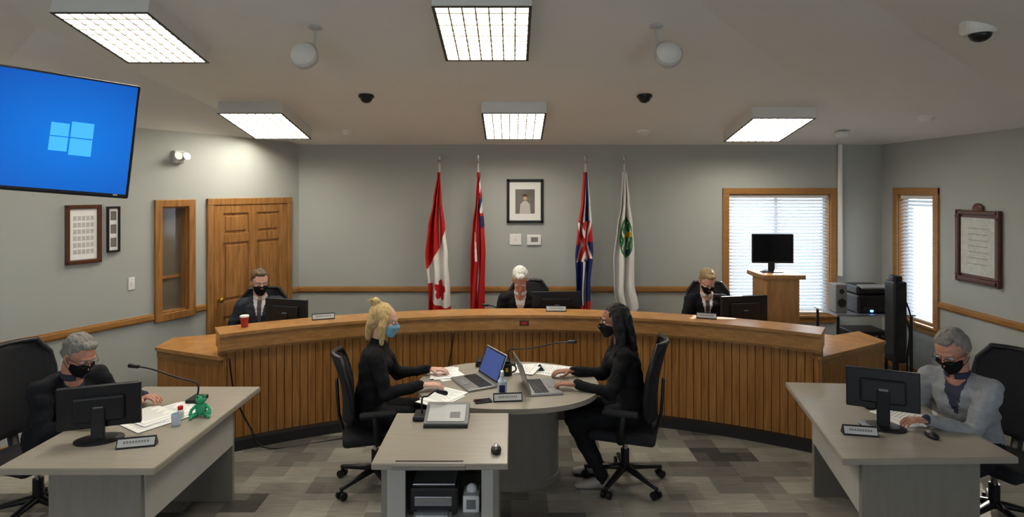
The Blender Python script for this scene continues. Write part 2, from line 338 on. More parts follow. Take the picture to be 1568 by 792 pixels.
# ---------------------------------------------------------------- TV
u=Vector((.854,.52,0)).normalized(); n_=Vector((.52,-.854,0)); ctr=Vector((-2.59,3.0,2.52))
W=Matrix.Identity(4)
for i in range(3): W[i][0]=u[i]; W[i][1]=-n_[i]; W[i][3]=ctr[i]
W=W@Matrix.Rotation(R(5.5),4,'Y')@Matrix.Rotation(R(-3),4,'X')
b=B('wall_television',W=W); w,h=1.12,.64
b.box((0,.03,0),(w,.05,h),'black',.01); b.box((0,.065,0),(w*.6,.04,h*.6),'black',.01)
b.box((0,.0035,.004),(w-.025,.004,h-.035),'tvblue')
lx,lz=.27,-.02
for (a,c,d,e) in ((-.085,-.006,.005,.075),(.002,.10,.006,.09),(-.085,-.006,-.075,-.0),(.002,.10,-.09,.0)):
    pts=[(lx+a,0,lz+d),(lx+c,0,lz+d),(lx+c,0,lz+e),(lx+a,0,lz+e)]; b.add(pts,[(0,1,2,3)],'logo')
b.box((.5,-.001,-.305),(.02,.002,.006),'white')
b.box((0,.1,0),(.3,.04,.25),'black',.005); Wi=W.inverted(); p0=Vector((0,.12,0)); p1=Wi@Vector((-3.4,3.25,2.5)); p2=Wi@Vector((-4.24,3.1,2.5))
b.cyl(p0,p1,.025,'black'); b.cyl(p1,p2,.025,'black'); b.end()
# ---------------------------------------------------------------- dais
dc=(.07,1.16); HA=33.9
def pa(r,a): return (dc[0]+r*math.sin(R(a)),dc[1]+r*math.cos(R(a)))
b=B('council_dais')
def ann(r0,r1,z0,z1,m,a0=-HA,a1=HA,n=72):
    V=[];F=[]
    for i in range(n+1):
        a=a0+(a1-a0)*i/n; p=pa(r0,a); q=pa(r1,a); V+=[(*p,z0),(*q,z0),(*q,z1),(*p,z1)]
    for i in range(n):
        o=i*4
        for k in range(4): F.append((o+k,o+(k+1)%4,o+4+(k+1)%4,o+4+k))
    F.append((0,1,2,3)); o=n*4; F.append((o+3,o+2,o+1,o)); b.add(V,F,m)
V=[];F=[];ns=82;prof=[]
for i in range(ns):
    a=-HA+2*HA*i/ns; da=2*HA/ns
    prof+=[(a,4.552),(a+da*.06,4.54),(a+da*.94,4.54),(a+da*.999,4.552)]
for a,r in prof: p=pa(r,a); V+=[(*p,.08),(*p,.88)]
for i in range(len(prof)-1): F.append((2*i,2*i+2,2*i+3,2*i+1))
b.add(V,F,'oakv')
ann(4.555,4.60,.0,.95,'oakv'); ann(4.46,4.56,0,.085,'dark')
ann(4.47,4.70,.855,.975,'oaktop'); ann(4.45,4.76,.975,1.0,'oaktop'); ann(4.48,4.56,.835,.858,'oakh')
ann(4.6,5.4,.735,.77,'oaktop')
zt=.80
Lp=[pa(4.50,-HA+.1),(-3.16,5.20),(-3.2,5.55),pa(5.4,-34),pa(5.4,-30),pa(4.7,-30)]
Rp=[pa(4.50,HA-.1),(3.45,5.42),(3.42,5.8),pa(5.4,34),pa(5.4,30),pa(4.7,30)]
for P in (Lp,Rp):
    b.prism(P,zt-.03,zt,'oaktop')
    def pan(p,q,z0,z1,m,th=.03):
        p=Vector((*p,0));q=Vector((*q,0)); d=(q-p).normalized(); nn=Vector((-d.y,d.x,0))*th/2; b.prism([(p+nn)[:2],(q+nn)[:2],(q-nn)[:2],(p-nn)[:2]],z0,z1,m)
    i0=Vector(P[0])+Vector((0,.05)); i1=Vector(P[1])+Vector((-.02 if P is Rp else .02,.03)); i2=Vector(P[2])+Vector((-.03 if P is Rp else .03,-.03))
    pan(i0,i1,0.08,zt-.03,'oakv'); pan(i1,i2,0.08,zt-.03,'oakv'); pan(i0,i1,0,.08,'dark',.05); pan(i0,i1,zt-.09,zt-.03,'oakh',.045)
T=Matrix.Translation((*pa(4.47,.6),.918)); b.box((0,0,0),(.09,.012,.05),'brownframe',.003,T=T); b.box((0,-.008,0),(.05,.006,.025),'redcup',.002,T=T)
b.end()
b=B('cable_bundle')
b.tube([(*pa(4.44,-33),.8),(*pa(4.44,-32.5),.5),(*pa(4.42,-31),.2),(*pa(4.35,-29),.01),(*pa(4.3,-20),.006),(*pa(4.1,-15),.006),(*pa(4.2,-12),.006)],.007,'black')
b.tube([(*pa(4.44,-8),.84),(*pa(4.44,-8.5),.6),(*pa(4.42,-9),.45),(*pa(4.3,-10),.2),(*pa(4.2,-12),.006)],.006,'black'); b.end()
# ---------------------------------------------------------------- small object builders
def monitor(name,loc,rz,w=.46,h=.28,hz=.3,tilt=0,bw=.2,lit=None):
    b=B(name,loc,rz)   # screen faces +Y
    b.lathe([(bw*.55,0),(bw*.55,.01),(bw*.4,.018),(.03,.022)],'black',c=(0,-.02),sx=1.15,sy=.8)
    b.box((0,-.04,hz/2),(.07,.022,hz),'black',.006)
    T=Matrix.Translation((0,0,hz))@Matrix.Rotation(R(tilt),4,'X')
    b.box((0,-.005,0),(w,.03,h),'black',.006,T=T); b.box((0,-.028,-.01),(w*.62,.03,h*.6),'black',.012,T=T)
    b.box((0,.0105,.004),(w-.022,.002,h-.03),lit or 'screen',T=T); b.box((0,-.045,0),(.05,.004,.02),'grey',.002,T=T); b.end()
def laptop(name,loc,rz,screen='lapblue',op=105):
    b=B(name,loc,rz)   # user sits on -Y side, screen at +Y edge
    b.box((0,0,.009),(.34,.235,.016),'silver',.005)
    for r in range(5):
        for c in range(13): b.box((-.138+c*.023,.075-r*.021,.019),(.019,.017,.003),'black')
    b.box((0,-.07,.018),(.1,.06,.002),'grey')
    T=Matrix.Translation((0,.115,.016))@Matrix.Rotation(R(90-op),4,'X')
    b.box((0,.0,.115),(.34,.007,.225),'silver',.003,T=T); b.box((0,-.0045,.117),(.325,.002,.205),'black',T=T); b.box((0,-.006,.118),(.305,.001,.185),screen,T=T); b.end()
def nameplate(loc,rz,w=.24):
    b=B('name_plate',loc,rz); P=[(-.03,0),(.03,0),(0,.055)]
    V=[(-w/2,p[0],p[1]) for p in P]+[(w/2,p[0],p[1]) for p in P]; b.add(V,[(0,1,2),(5,4,3),(0,3,4,1),(1,4,5,2),(2,5,3,0)],'black')
    T=Matrix.Translation((0,-.0165,.029))@Matrix.Rotation(-math.atan2(.03,.055),4,'X')
    b.box((0,0,0),(w*.94,.002,.042),'ltgrey',T=T)
    for k in range(9): b.box((-w*.3+k*w*.075,-.002,.003),(w*.045,.001,.012),'grey',T=T)
    b.end()
def mic(loc,d,h=.3,r=.3):
    b=B('gooseneck_microphone',loc); b.box((0,0,.015),(.1,.13,.03),'black',.01)
    d=Vector(d).normalized(); P=catmull([(0,0,.03),(0,0,.12),tuple(d*r*.35+Vector((0,0,h*.75))),tuple(d*r*.75+Vector((0,0,h*.95))),tuple(d*r+Vector((0,0,h)))],5)
    b.loft(P,[.006]*len(P),'black',(.3,.2,1),8,False); e=P[-1]; b.loft([e,e+d*.05],[.014,.015],'black',(0,0,1),10); b.ell((.03,-.04,.031),(.008,.008,.004),'red'); b.end()
def papers(loc,rz,n=3,w=.216,l=.28,sp=.04):
    b=B('paper_stack',loc,rz)
    for i in range(n):
        T=Matrix.Translation((random.uniform(-sp,sp),random.uniform(-sp,sp),.0015+.003*i))@Matrix.Rotation(random.uniform(-.35,.35),4,'Z'); b.box((0,0,0),(w,l,.0028),'paper',T=T)
        for k in range(10): b.box((-.01*(k%3),l*.38-k*l*.08,.0016),(w*.72-.02*(k%3),.003,.0004),'grey',T=T)
    b.end()
def chair(loc,rz,arms=True,hb=1.1,off=.06):
    b=B('office_chair',loc,rz)
    for k in range(5):
        a=2*math.pi*k/5+.3; c,s_=math.cos(a),math.sin(a)
        b.loft([(c*.03,s_*.03,.115),(c*.17,s_*.17,.095),(c*.3,s_*.3,.075)],[(.03,.025),(.025,.018),(.018,.014)],'black',(-s_,c,0),10)
        b.cyl((c*.3,s_*.3,.05),(c*.3,s_*.3,.075),.01,'black',8)
        for q in (-1,1): b.cyl((c*.3-s_*.012*q,s_*.3+c*.012*q,.028),(c*.3-s_*.034*q,s_*.3+c*.034*q,.028),.028,'black',16)
    b.cyl((0,0,.09),(0,0,.25),.032,'black'); b.cyl((0,0,.25),(0,0,.38),.02,'chrome'); b.box((0,-.02,.37),(.2,.26,.04),'black',.01)
    b.box((0,.0,.415),(.5,.48,.07),'blackfab',.03,seg=3)
    o=off
    b.loft([(0,-.16,.38),(0,-.29+o,.42),(0,-.325+o,.55),(0,-.34+o,.8)],[(.035,.012)]*4,'black',(1,0,0),10)
    def bk(u_,v):
        U=u_*2-1; wv=.235*(1-abs(2*v-1)**5*.35); return (U*wv,-.285+o-.08*v+.055*U*U+.03*math.sin(v*math.pi),.52+(hb-.52)*v)
    b.sheet(bk,12,14,.03,'blackfab')
    P=[bk(t,1) for t in (0,.25,.5,.75,1)]; b.loft(P,[.02]*5,'black',(0,0,1),8)
    for e in (0,1):
        P=[bk(e,t/6) for t in range(7)]; b.loft(P,[.019]*7,'black',(0,1,0),8)
    if arms:
        for q in (-1,1):
            b.loft([(q*.2,0,.385),(q*.28,0,.40),(q*.285,-.01,.5),(q*.28,-.02,.60)],[(.022,.012)]*4,'black',(0,1,0),10); b.box((q*.28,.0,.615),(.075,.25,.03),'blackfab',.012)
    b.end()
# ---------------------------------------------------------------- tables
TZ=.74
b=B('council_side_desk'); P=[(-2.70,3.07),(-1.87,3.07),(-1.86,4.35),(-2.72,4.35)]
b.prism(P,TZ-.035,TZ,'lamtop',bev=.004); b.bx(-2.46,-1.97,3.12,3.15,0,TZ-.035,'lamdk'); b.bx(-2.46,-1.97,4.14,4.17,0,TZ-.035,'lamdk'); b.bx(-1.99,-1.965,3.15,4.14,.40,TZ-.035,'lamlt'); b.end()
b=B('council_side_desk'); P=[(1.79,3.18),(2.76,3.20),(2.80,4.40),(2.07,4.45)]
b.prism(P,TZ-.035,TZ,'lamtop',bev=.004); b.bx(2.03,2.58,3.24,3.27,0,TZ-.035,'lamdk'); b.bx(2.16,2.6,4.2,4.23,0,TZ-.035,'lamdk')
b.prism([(1.93,3.27),(1.955,3.27),(2.17,4.2),(2.145,4.2)],.40,TZ-.035,'lamlt'); b.prism([(1.93,3.24),(2.03,3.24),(2.03,3.27),(1.93,3.27)],0,TZ-.035,'lamdk'); b.end()
b=B('oval_table'); P=[]
for i in range(64):
    a=2*math.pi*i/64; c,s_=math.cos(a),math.sin(a); e=2/2.3; P.append((-.03+.68*abs(c)**e*(1 if c>0 else -1),4.44+.54*abs(s_)**e*(1 if s_>0 else -1)))
b.prism(P,TZ-.035,TZ,'lamtop',bev=.003); b.lathe([(1,.0),(1,.05),(.97,.055),(.97,TZ-.035)],'lamdk',48,sx=.37,sy=.27,c=(-.0,4.54)); b.end()
b=B('presentation_cart'); CZ=.80
b.box((-.37,3.34,CZ-.0175),(.70,.68,.035),'lamtop',.006)
b.bx(-.685,-.655,3.08,3.62,.06,CZ-.035,'lamdk'); b.bx(-.10,-.07,3.08,3.62,.06,CZ-.035,'lamdk'); b.bx(-.655,-.10,3.6,3.62,.06,CZ-.035,'lamdk')
b.bx(-.655,-.10,3.08,3.60,.44,.46,'lamlt'); b.bx(-.655,-.10,3.08,3.60,.10,.12,'lamlt'); b.bx(-.655,-.56,3.08,3.10,.46,CZ-.035,'lamlt'); b.bx(-.16,-.10,3.08,3.10,.46,CZ-.035,'lamlt')
b.bx(-.60,-.25,3.02,3.03,CZ-.0005,CZ+.002,'dark'); b.bx(-.61,-.24,2.99,3.002,CZ-.03,CZ-.008,'lamdk')
for x in (-.65,-.11):
    for y in (3.12,3.58): b.cyl((x-.015,y,.03),(x+.015,y,.03),.03,'black',16); b.bx(x-.02,x+.02,y-.01,y+.01,.03,.07,'black')
b.end()
b=B('printer',(-.42,3.25,.46)); b.box((0,0,.075),(.26,.24,.15),'dark',.015); b.box((0,-.122,.08),(.2,.01,.05),'silver',.003); b.box((0,0,.155),(.23,.2,.012),'silver',.004); b.box((0,-.15,.02),(.2,.09,.006),'ltgrey'); b.box((0,-.155,.035),(.17,.07,.01),'silver',.003); b.end()
b=B('tissue_box',(-.22,3.22,.46)); b.box((0,0,.045),(.09,.12,.09),'white',.006); b.ell((0,0,.10),(.03,.02,.03),'paper'); b.box((0,-.061,.045),(.05,.002,.05),'grey'); b.end()
b=B('touch_panel_console',(-.39,3.55,CZ)); P=[(-.10,0),(.10,0),(.10,.08),(.07,.08),(-.10,.025)]
V=[(-.13,p[0],p[1]) for p in P]+[(.13,p[0],p[1]) for p in P]; b.add(V,[(0,1,2,3,4),(9,8,7,6,5)]+[(i,i+5,(i+1)%5+5,(i+1)%5) for i in range(5)],'grey')
T=Matrix.Translation((0,-.015,.055))@Matrix.Rotation(math.atan2(.055,.17),4,'X'); b.box((0,0,0),(.22,.15,.004),'ltgrey',.001,T=T); b.box((.05,-.02,.003),(.06,.05,.001),'grey',T=T); b.box((0,-.1,.01),(.26,.02,.02),'dark',.003); b.end()
mic((-.55,3.60,CZ),(.3,.05,-.1),.19,.10)
b=B('computer_mouse',(-.085,3.13,CZ)); b.ell((0,0,.014),(.028,.045,.02),'black'); b.ell((0,.01,.02),(.02,.03,.018),'silver'); b.end()
laptop('laptop',(-.29,4.42,TZ),R(-62),'lapblue',112)
laptop('laptop',(.22,4.32,TZ),R(100),'lapblue',108)
papers((-.50,4.66,TZ),.4,3); papers((-.48,4.12,TZ),-.3,2); papers((.10,4.78,TZ),1.4,3); papers((.30,4.74,TZ),1.2,2)
b=B('coffee_mug',(-.04,4.62,TZ)); b.lathe([(.036,0),(.04,.005),(.04,.095),(.035,.095),(.033,.01)],'black'); b.tube([(.038,0,.02),(.068,0,.035),(.068,0,.065),(.038,0,.08)],.006,'black'); b.box((0,-.041,.05),(.02,.003,.03),'gold',.001); b.end()
M['clear']=mat('clear_plastic',C(190,205,220),.1,var=.05,spec=.8)
b=B('sanitizer_bottle',(-.07,4.17,TZ)); b.lathe([(.03,0),(.032,.01),(.032,.1),(.014,.125),(.014,.14)],'clear'); b.cyl((0,0,.14),(0,0,.17),.012,'white'); b.box((0,-.02,.172),(.016,.05,.01),'white',.003); b.box((0,-.032,.055),(.04,.003,.05),'flagb'); b.end()
b=B('mobile_phone',(-.2,4.04,TZ),.3); b.box((0,0,.005),(.12,.07,.009),'black',.004); b.box((0,0,.0098),(.11,.062,.001),'screen'); b.end()
nameplate((-.03,4.06,TZ),.1,.2); mic((-.02,4.90,TZ),(1,-.25,.1),.17,.5)
b=B('desk_phone',(-.22,4.86,TZ)); b.box((0,0,.02),(.16,.1,.035),'black',.01); b.box((-.05,0,.045),(.04,.1,.02),'black',.008); b.end()
monitor('computer_monitor',(-2.41,3.44,TZ),R(20),.42,.25,.195,tilt=4)
papers((-2.32,3.74,TZ),1.2,5,sp=.06); papers((-2.2,3.87,TZ),.8,3,sp=.05)
nameplate((-2.13,3.34,TZ),.25,.2); mic((-2.17,4.05,TZ),(-1,-.15,.15),.2,.38)
b=B('plush_frog',W=Matrix.Translation((-2.0,3.78,TZ))@Matrix.Rotation(.3,4,'Z')@Matrix.Scale(.86,4))
b.ell((0,0,.055),(.038,.032,.05),'plush'); b.ell((0,-.005,.125),(.036,.03,.027),'plush')
for q in (-1,1):
    b.ell((q*.02,-.008,.15),(.012,.012,.013),'plush'); b.ell((q*.02,-.019,.151),(.005,.004,.006),'black')
    b.loft([(q*.03,0,.085),(q*.06,-.02,.06),(q*.065,-.04,.035)],[.012,.011,.012],'plush'); b.loft([(q*.025,0,.02),(q*.055,-.04,.02),(q*.06,-.06,.012)],[.018,.015,.011],'plush')
b.end()
b=B('drinking_glass',(-2.08,3.64,TZ)); b.lathe([(.022,0),(.025,.005),(.028,.07),(.026,.07),(.022,.01)],'clear'); b.end()
b=B('pill_bottle',(-2.11,3.74,TZ)); b.lathe([(.018,0),(.02,.005),(.02,.05),(.014,.06)],'white'); b.cyl((0,0,.06),(0,0,.08),.016,'red'); b.end()
monitor('computer_monitor',(2.28,3.62,TZ),R(-24),.39,.24,.23,tilt=-4)
papers((2.50,3.76,TZ),.5,3,sp=.03); nameplate((2.07,3.50,TZ),-.2,.19); mic((2.40,3.95,TZ),(.6,-.8,.1),.1,.16)
b=B('computer_mouse',(2.47,3.46,TZ)); b.ell((0,0,.012),(.03,.05,.022),'black'); b.ell((0,.012,.018),(.02,.03,.018),'grey'); b.end()
monitor('computer_monitor',(-2.19,5.72,.77),R(-14),.46,.27,.23); monitor('computer_monitor',(.46,6.1,.77),R(3),.50,.28,.23); monitor('computer_monitor',(2.31,5.86,.77),R(10),.50,.29,.225)
nameplate((*pa(4.64,-23),1.0),R(20),.2); nameplate((*pa(4.64,4.5),1.0),R(-3),.2); nameplate((*pa(4.64,22),1.0),R(-20),.18)
b=B('paper_coffee_cup',(-2.33,5.12,1.0)); b.lathe([(.026,0),(.036,.085),(.036,.09)],'redcup'); b.lathe([(.038,.088),(.038,.1),(.03,.104)],'white'); b.end()
mic((-.0,6.0,.77),(-1,-.1,.05),.24,.25)
# ---------------------------------------------------------------- back wall things
b=B('framed_portrait'); b.T=TB
x0,x1,z0,z1=-.40,.067,1.77,2.33
b.bx(x0,x1,0,.012,z0,z1,'white')
for a in ((x0,x0+.035,z0,z1),(x1-.035,x1,z0,z1),(x0,x1,z0,z0+.035),(x0,x1,z1-.035,z1)): b.bx(a[0],a[1],0,.03,a[2],a[3],'blackframe',.005)
b.bx(x0+.11,x1-.11,.012,.014,z0+.12,z1-.13,'photo')
xm=(x0+x1)/2; M['skinp']=mat('print_skin',C(190,160,140),.6); M['robe']=mat('print_light',C(195,190,185),.6)
b.ell((xm,.0145,z0+.32),(.026,.003,.034),'skinp'); b.ell((xm,.0142,z0+.345),(.030,.003,.026),'brownframe')
b.prism([(xm-.07,z0+.122),(xm+.07,z0+.122),(xm+.06,z0+.24),(xm+.02,z0+.28),(xm-.02,z0+.28),(xm-.06,z0+.24)],-.0150,-.0140,'robe',T=Matrix.Rotation(R(90),4,'X')); b.end()
b=B('thermostat'); b.T=TB; b.bx(-.37,-.19,0,.025,1.49,1.62,'white',.006); b.bx(-.33,-.24,.025,.027,1.53,1.59,'grey'); b.end()
b=B('wall_plate'); b.T=TB; b.bx(-.12,.03,0,.01,1.49,1.63,'white',.004); b.bx(-.05,-.04,.01,.016,1.54,1.58,'ltgrey'); b.end()
b=B('wall_conduit'); b.T=TB; b.cyl((-4.17,.03,1.1),(-4.17,.03,2.77),.03,'white',16); b.end()
def flag(name,x,prof,kind):
    y=7.28; b=B(name,(x,y,0)); b.lathe([(.15,0),(.15,.02),(.05,.035),(.03,.1),(.016,.12)],'brass'); b.cyl((0,0,.1),(0,0,2.52),.013,'ltgrey',12)
    b.ell((0,0,2.545),(.022,.022,.02),'silver'); b.loft([(0,0,2.55),(0,0,2.6),(0,0,2.64)],[(.006,.006),(.022,.008),(.003,.003)],'silver')
    def ip(v,k):
        f=v*(len(prof)-1); i=min(int(f),len(prof)-2); t=f-i; t=t*t*(3-2*t); return prof[i][k]*(1-t)+prof[i+1][k]*t
    def fn(u_,v):
        l,r=ip(v,0),ip(v,1); A=.055*min(1,v*4+.2)
        return (l+(r-l)*u_+.008*math.sin(9*v+u_*4),-.02-A*.5+A*math.sin(u_*math.pi*4.5+v*2.5+x*3)+.014*math.sin(u_*19+v*7),2.41-1.74*v-.05*math.sin(u_*3.1+x)*v)
    def ca(u_,v):
        if v<.50+.2*(1-u_)-.1*u_: return 'red'
        if u_<.15: return 'red' if v>.8 else 'flagw'
        dx,dy=(u_-.55)/.3,(v-.82)/.08; th=math.atan2(dy,dx); rr=math.hypot(dx,dy)
        if rr<.55+.4*abs(math.cos(2.5*(th+math.pi/2))): return 'red'
        if v>.93: return 'red'
        return 'flagw'
    def on(u_,v):
        if v<.28 and u_>.5:
            k=(u_-.5)*2; q=(k*.8+v*6)%1; return 'flagw' if q<.4 else ('red' if q<.65 else 'flagb')
        if u_>.75 and .3<v<.38: return 'flagb'
        return 'flagw' if abs(u_-.3-.3*(v-.5))<.06 and .42<v<.62 else 'red'
    def uk(u_,v):
        if v<.35: 
            return 'red' if u_<.3 else ('flagw' if u_<.5 or u_>.85 else 'flagb')
        if v<.62:
            q=abs((u_-.5)-(v-.5)*2.2); p=abs((u_-.5)+(v-.5)*2.2)
            return 'red' if min(q,p)<.08 else ('flagw' if min(q,p)<.2 else ('flagb' if v>.5 else 'red'))
        if v>.92: return 'red'
        return 'flagb' if u_<.42 or u_>.8 else ('flagw' if u_<.55 else 'flagb')
    def tw(u_,v):
        d=((u_-.58)/.3)**2+((v-.46)/.15)**2
        if d<1:
            if v<.36: return 'green'
            if .43<v<.465 and u_>.45: return 'gold'
            if .75<d or (u_*7+v*9)%1<.25: return 'green'
            return 'flagb' if v>.55 else ('green' if (u_*7+math.sin(v*50)*.3)%1<.6 else 'flagw')
        return 'flagw'
    b.sheet(fn,72,170,.006,'red',mf={'ca':ca,'on':on,'uk':uk,'tw':tw}[kind]); b.end()
flag('canadian_flag',-.9,[(-.02,.02),(-.07,.04),(-.12,.07),(-.15,.11),(-.13,.14),(-.13,.14)],'ca')
flag('ontario_flag',-.42,[(-.01,.03),(-.03,.05),(-.06,.07),(-.08,.09),(-.1,.09),(-.1,.08)],'on')
flag('union_flag',.91,[(-.03,.03),(-.06,.05),(-.10,.06),(-.13,.08),(-.13,.06),(-.1,.06)],'uk')
flag('township_flag',1.39,[(-.03,.03),(-.06,.06),(-.1,.09),(-.14,.12),(-.14,.13),(-.06,.18)],'tw')
def wframe(name,T,s0,s1,z0,z1,f,inner,fw=.03,inset=.05):
    b=B(name); b.T=T; b.bx(s0,s1,0,.012,z0,z1,'cert' if name!='certificate_plaque' else 'brownframe')
    for a in ((s0,s0+fw,z0,z1),(s1-fw,s1,z0,z1),(s0,s1,z0,z0+fw),(s0,s1,z1-fw,z1)): b.bx(a[0],a[1],0,.032,a[2],a[3],f,.006)
    return b
b=wframe('framed_photo_collage',TL,2.335,2.63,1.53,2.06,'brownframe',None,.035)
b.bx(2.375,2.59,.012,.015,1.57,2.02,'paper')
for i in range(5):
    for j in range(6): b.bx(2.40+i*.035,2.425+i*.035,.015,.017,1.62+j*.06,1.66+j*.06,'ltgrey')
b.end()
b=wframe('framed_photos',TL,2.174,2.289,1.61,2.04,'blackframe',None,.018); b.bx(2.19,2.27,.012,.014,1.63,2.02,'paper')
for j in range(3): b.bx(2.205,2.255,.014,.016,1.66+j*.125,1.745+j*.125,'photo')
b.end()
b=B('light_switch'); b.T=TL; b.bx(2.03,2.09,0,.008,1.23,1.35,'white',.003); b.bx(2.055,2.065,.008,.016,1.275,1.305,'white'); b.end()
b=B('emergency_light'); b.T=TL; b.bx(1.55,1.66,0,.05,2.47,2.6,'ltgrey',.01)
for s_ in (1.56,1.65): b.lathe([(.02,0),(.04,.05)],'white',T=Matrix.Translation((s_,.05,2.53))@Matrix.Rotation(R(-75),4,'X'))
b.end()
b=B('certificate_plaque'); b.T=TR; s0,s1,z0,z1=5.66,6.2,1.27,1.97
b.bx(s0,s1,0,.02,z0,z1,'brownframe',.006); b.bx(s0+.05,s1-.05,.02,.024,z0+.06,z1-.06,'cert')
for a in ((s0-.01,s0+.04,z0-.03,z1+.02),(s1-.04,s1+.01,z0-.03,z1+.02),(s0,s1,z0-.02,z0+.03),(s0,s1,z1-.03,z1+.015)): b.bx(a[0],a[1],0,.045,a[2],a[3],'brownframe',.01)
b.ell(((s0+s1)/2,.02,z1+.03),(.07,.02,.06),'brownframe')
for q in (s0+.01,s1-.01):
    for z in (z0+.05,z1-.05): b.ell((q,.03,z),(.03,.02,.03),'brownframe')
for k in range(7): b.bx(s0+.14,s1-.14,.024,.0255,z0+.17+k*.06,z0+.175+k*.06,'grey')
b.end()
b=B('wooden_podium',(2.89,6.45,0)); b.box((0,0,.62),(.36,.36,1.24),'oakp',.008); b.box((0,0,.03),(.42,.42,.06),'oakp',.008); b.box((0,0,1.265),(.46,.44,.05),'oakp',.01); b.box((0,-.182,.65),(.26,.01,.9),'oakp',.004); b.end()
monitor('computer_monitor',(2.86,6.45,1.29),R(175),.44,.32,.26)
b=B('av_equipment_table'); b.bx(3.62,4.50,6.55,7.05,.78,.80,'silver'); b.bx(3.66,4.46,6.58,7.02,.35,.37,'silver')
for x in (3.65,4.47):
    for y in (6.58,7.02): b.cyl((x,y,0),(x,y,.79),.016,'black',10)
b.end()
b=B('desktop_speaker',(3.74,6.75,.80)); b.box((0,0,.16),(.13,.16,.32),'grey',.01); b.lathe([(.045,0),(.05,.008)],'dark',T=Matrix.Translation((0,-.08,.11))@Matrix.Rotation(R(90),4,'X')); b.lathe([(.025,0),(.028,.008)],'dark',T=Matrix.Translation((0,-.08,.24))@Matrix.Rotation(R(90),4,'X')); b.end()
b=B('office_printer',(4.1,6.8,.80)); b.box((0,0,.1),(.4,.36,.2),'black',.02); b.box((0,.02,.25),(.36,.3,.1),'black',.02); b.box((0,-.1,.32),(.34,.12,.02),'grey',.005,T=Matrix.Rotation(R(10),4,'X')); b.box((0,-.19,.06),(.28,.03,.03),'dark'); b.ell((-.05,-.185,.03),(.02,.01,.015),'led'); b.end()
b=B('amplifier_stack',(4.05,6.8,.37)); b.box((0,0,.06),(.42,.34,.1),'black',.008); b.box((0,0,.17),(.42,.34,.1),'black',.008)
for k in range(5): b.ell((-.15+.07*k,-.175,.17),(.012,.01,.012),'grey')
b.box((0,-.172,.06),(.3,.004,.03),'grey'); b.end()
b=B('computer_tower',(3.4,6.8,0)); b.box((0,0,.22),(.19,.42,.42),'black',.01); b.box((0,-.212,.3),(.14,.005,.1),'grey'); b.box((0,-.212,.1),(.1,.005,.1),'dark'); b.end()
b=B('tower_speaker',(4.08,6.25,0)); b.box((0,0,.02),(.26,.26,.04),'black',.01); b.box((0,0,.2),(.05,.05,.36),'black',.01); b.box((0,0,.80),(.14,.17,.86),'black',.02); b.box((-.01,-.01,1.25),(.1,.1,.08),'black',.02)
for z in (1.1,.85,.6): b.lathe([(.045,0),(.055,.01)],'dark',T=Matrix.Translation((0,-.085,z))@Matrix.Rotation(R(90),4,'X'))
b.tube([(.07,0,.9),(.13,-.03,.7),(.09,-.05,.4),(.12,0,.02)],.01,'black'); b.tube([(.07,0,1.1),(.15,-.03,.8),(.12,-.05,.4),(.2,0,.02)],.008,'black'); b.end()
# ---------------------------------------------------------------- people
def blob(parts,voxel,sm=4,fac=.5):
    V=[];F=[]
    for (v,f) in parts:
        o=len(V); V+=[tuple(x) for x in v]; F+=[tuple(i+o for i in g) for g in f]
    me=bpy.data.meshes.new('t'); me.from_pydata(V,[],F); me.update()
    bm=bmesh.new(); bm.from_mesh(me); bmesh.ops.recalc_face_normals(bm,faces=bm.faces[:]); bm.to_mesh(me); bm.free()
    o=bpy.data.objects.new('t',me); bpy.context.collection.objects.link(o)
    r=o.modifiers.new('r','REMESH'); r.mode='VOXEL'; r.voxel_size=voxel; s=o.modifiers.new('s','SMOOTH'); s.iterations=sm; s.factor=fac
    dg=bpy.context.evaluated_depsgraph_get(); m2=bpy.data.meshes.new_from_object(o.evaluated_get(dg))
    co=np.empty(len(m2.vertices)*3); m2.vertices.foreach_get('co',co); co=co.reshape(-1,3)
    FF=[tuple(p.vertices) for p in m2.polygons]
    nr=np.empty(len(m2.vertices)*3); m2.vertices.foreach_get('normal',nr); nr=nr.reshape(-1,3)
    bpy.data.objects.remove(o); bpy.data.meshes.remove(me); bpy.data.meshes.remove(m2)
    return co,FF,nr
def tagf(c,parts):
    best=np.full(len(c),1e9); tag=np.zeros(len(c),int)
    for pts,rad,tg in parts:
        for i in range(len(pts)-1):
            a=np.array(pts[i]);d=np.array(pts[i+1])-a; t=np.clip(((c-a)@d)/max(d@d,1e-9),0,1)
            r0=np.mean(rad[i]); r1=np.mean(rad[i+1]); q=np.linalg.norm(c-(a+t[:,None]*d),axis=1)-(r0+(r1-r0)*t)
            k=q<best; best[k]=q[k]; tag[k]=tg
    return tag
def ik(S,Wp,l1,l2,pole):
    d=Wp-S; L=min(d.length,(l1+l2)*.995); u_=d.normalized(); a=(l1*l1-l2*l2+L*L)/(2*L); h=math.sqrt(max(l1*l1-a*a,0)); p=Vector(pole); p=(p-u_*p.dot(u_)).normalized()
    return S+u_*a+p*h, S+u_*L
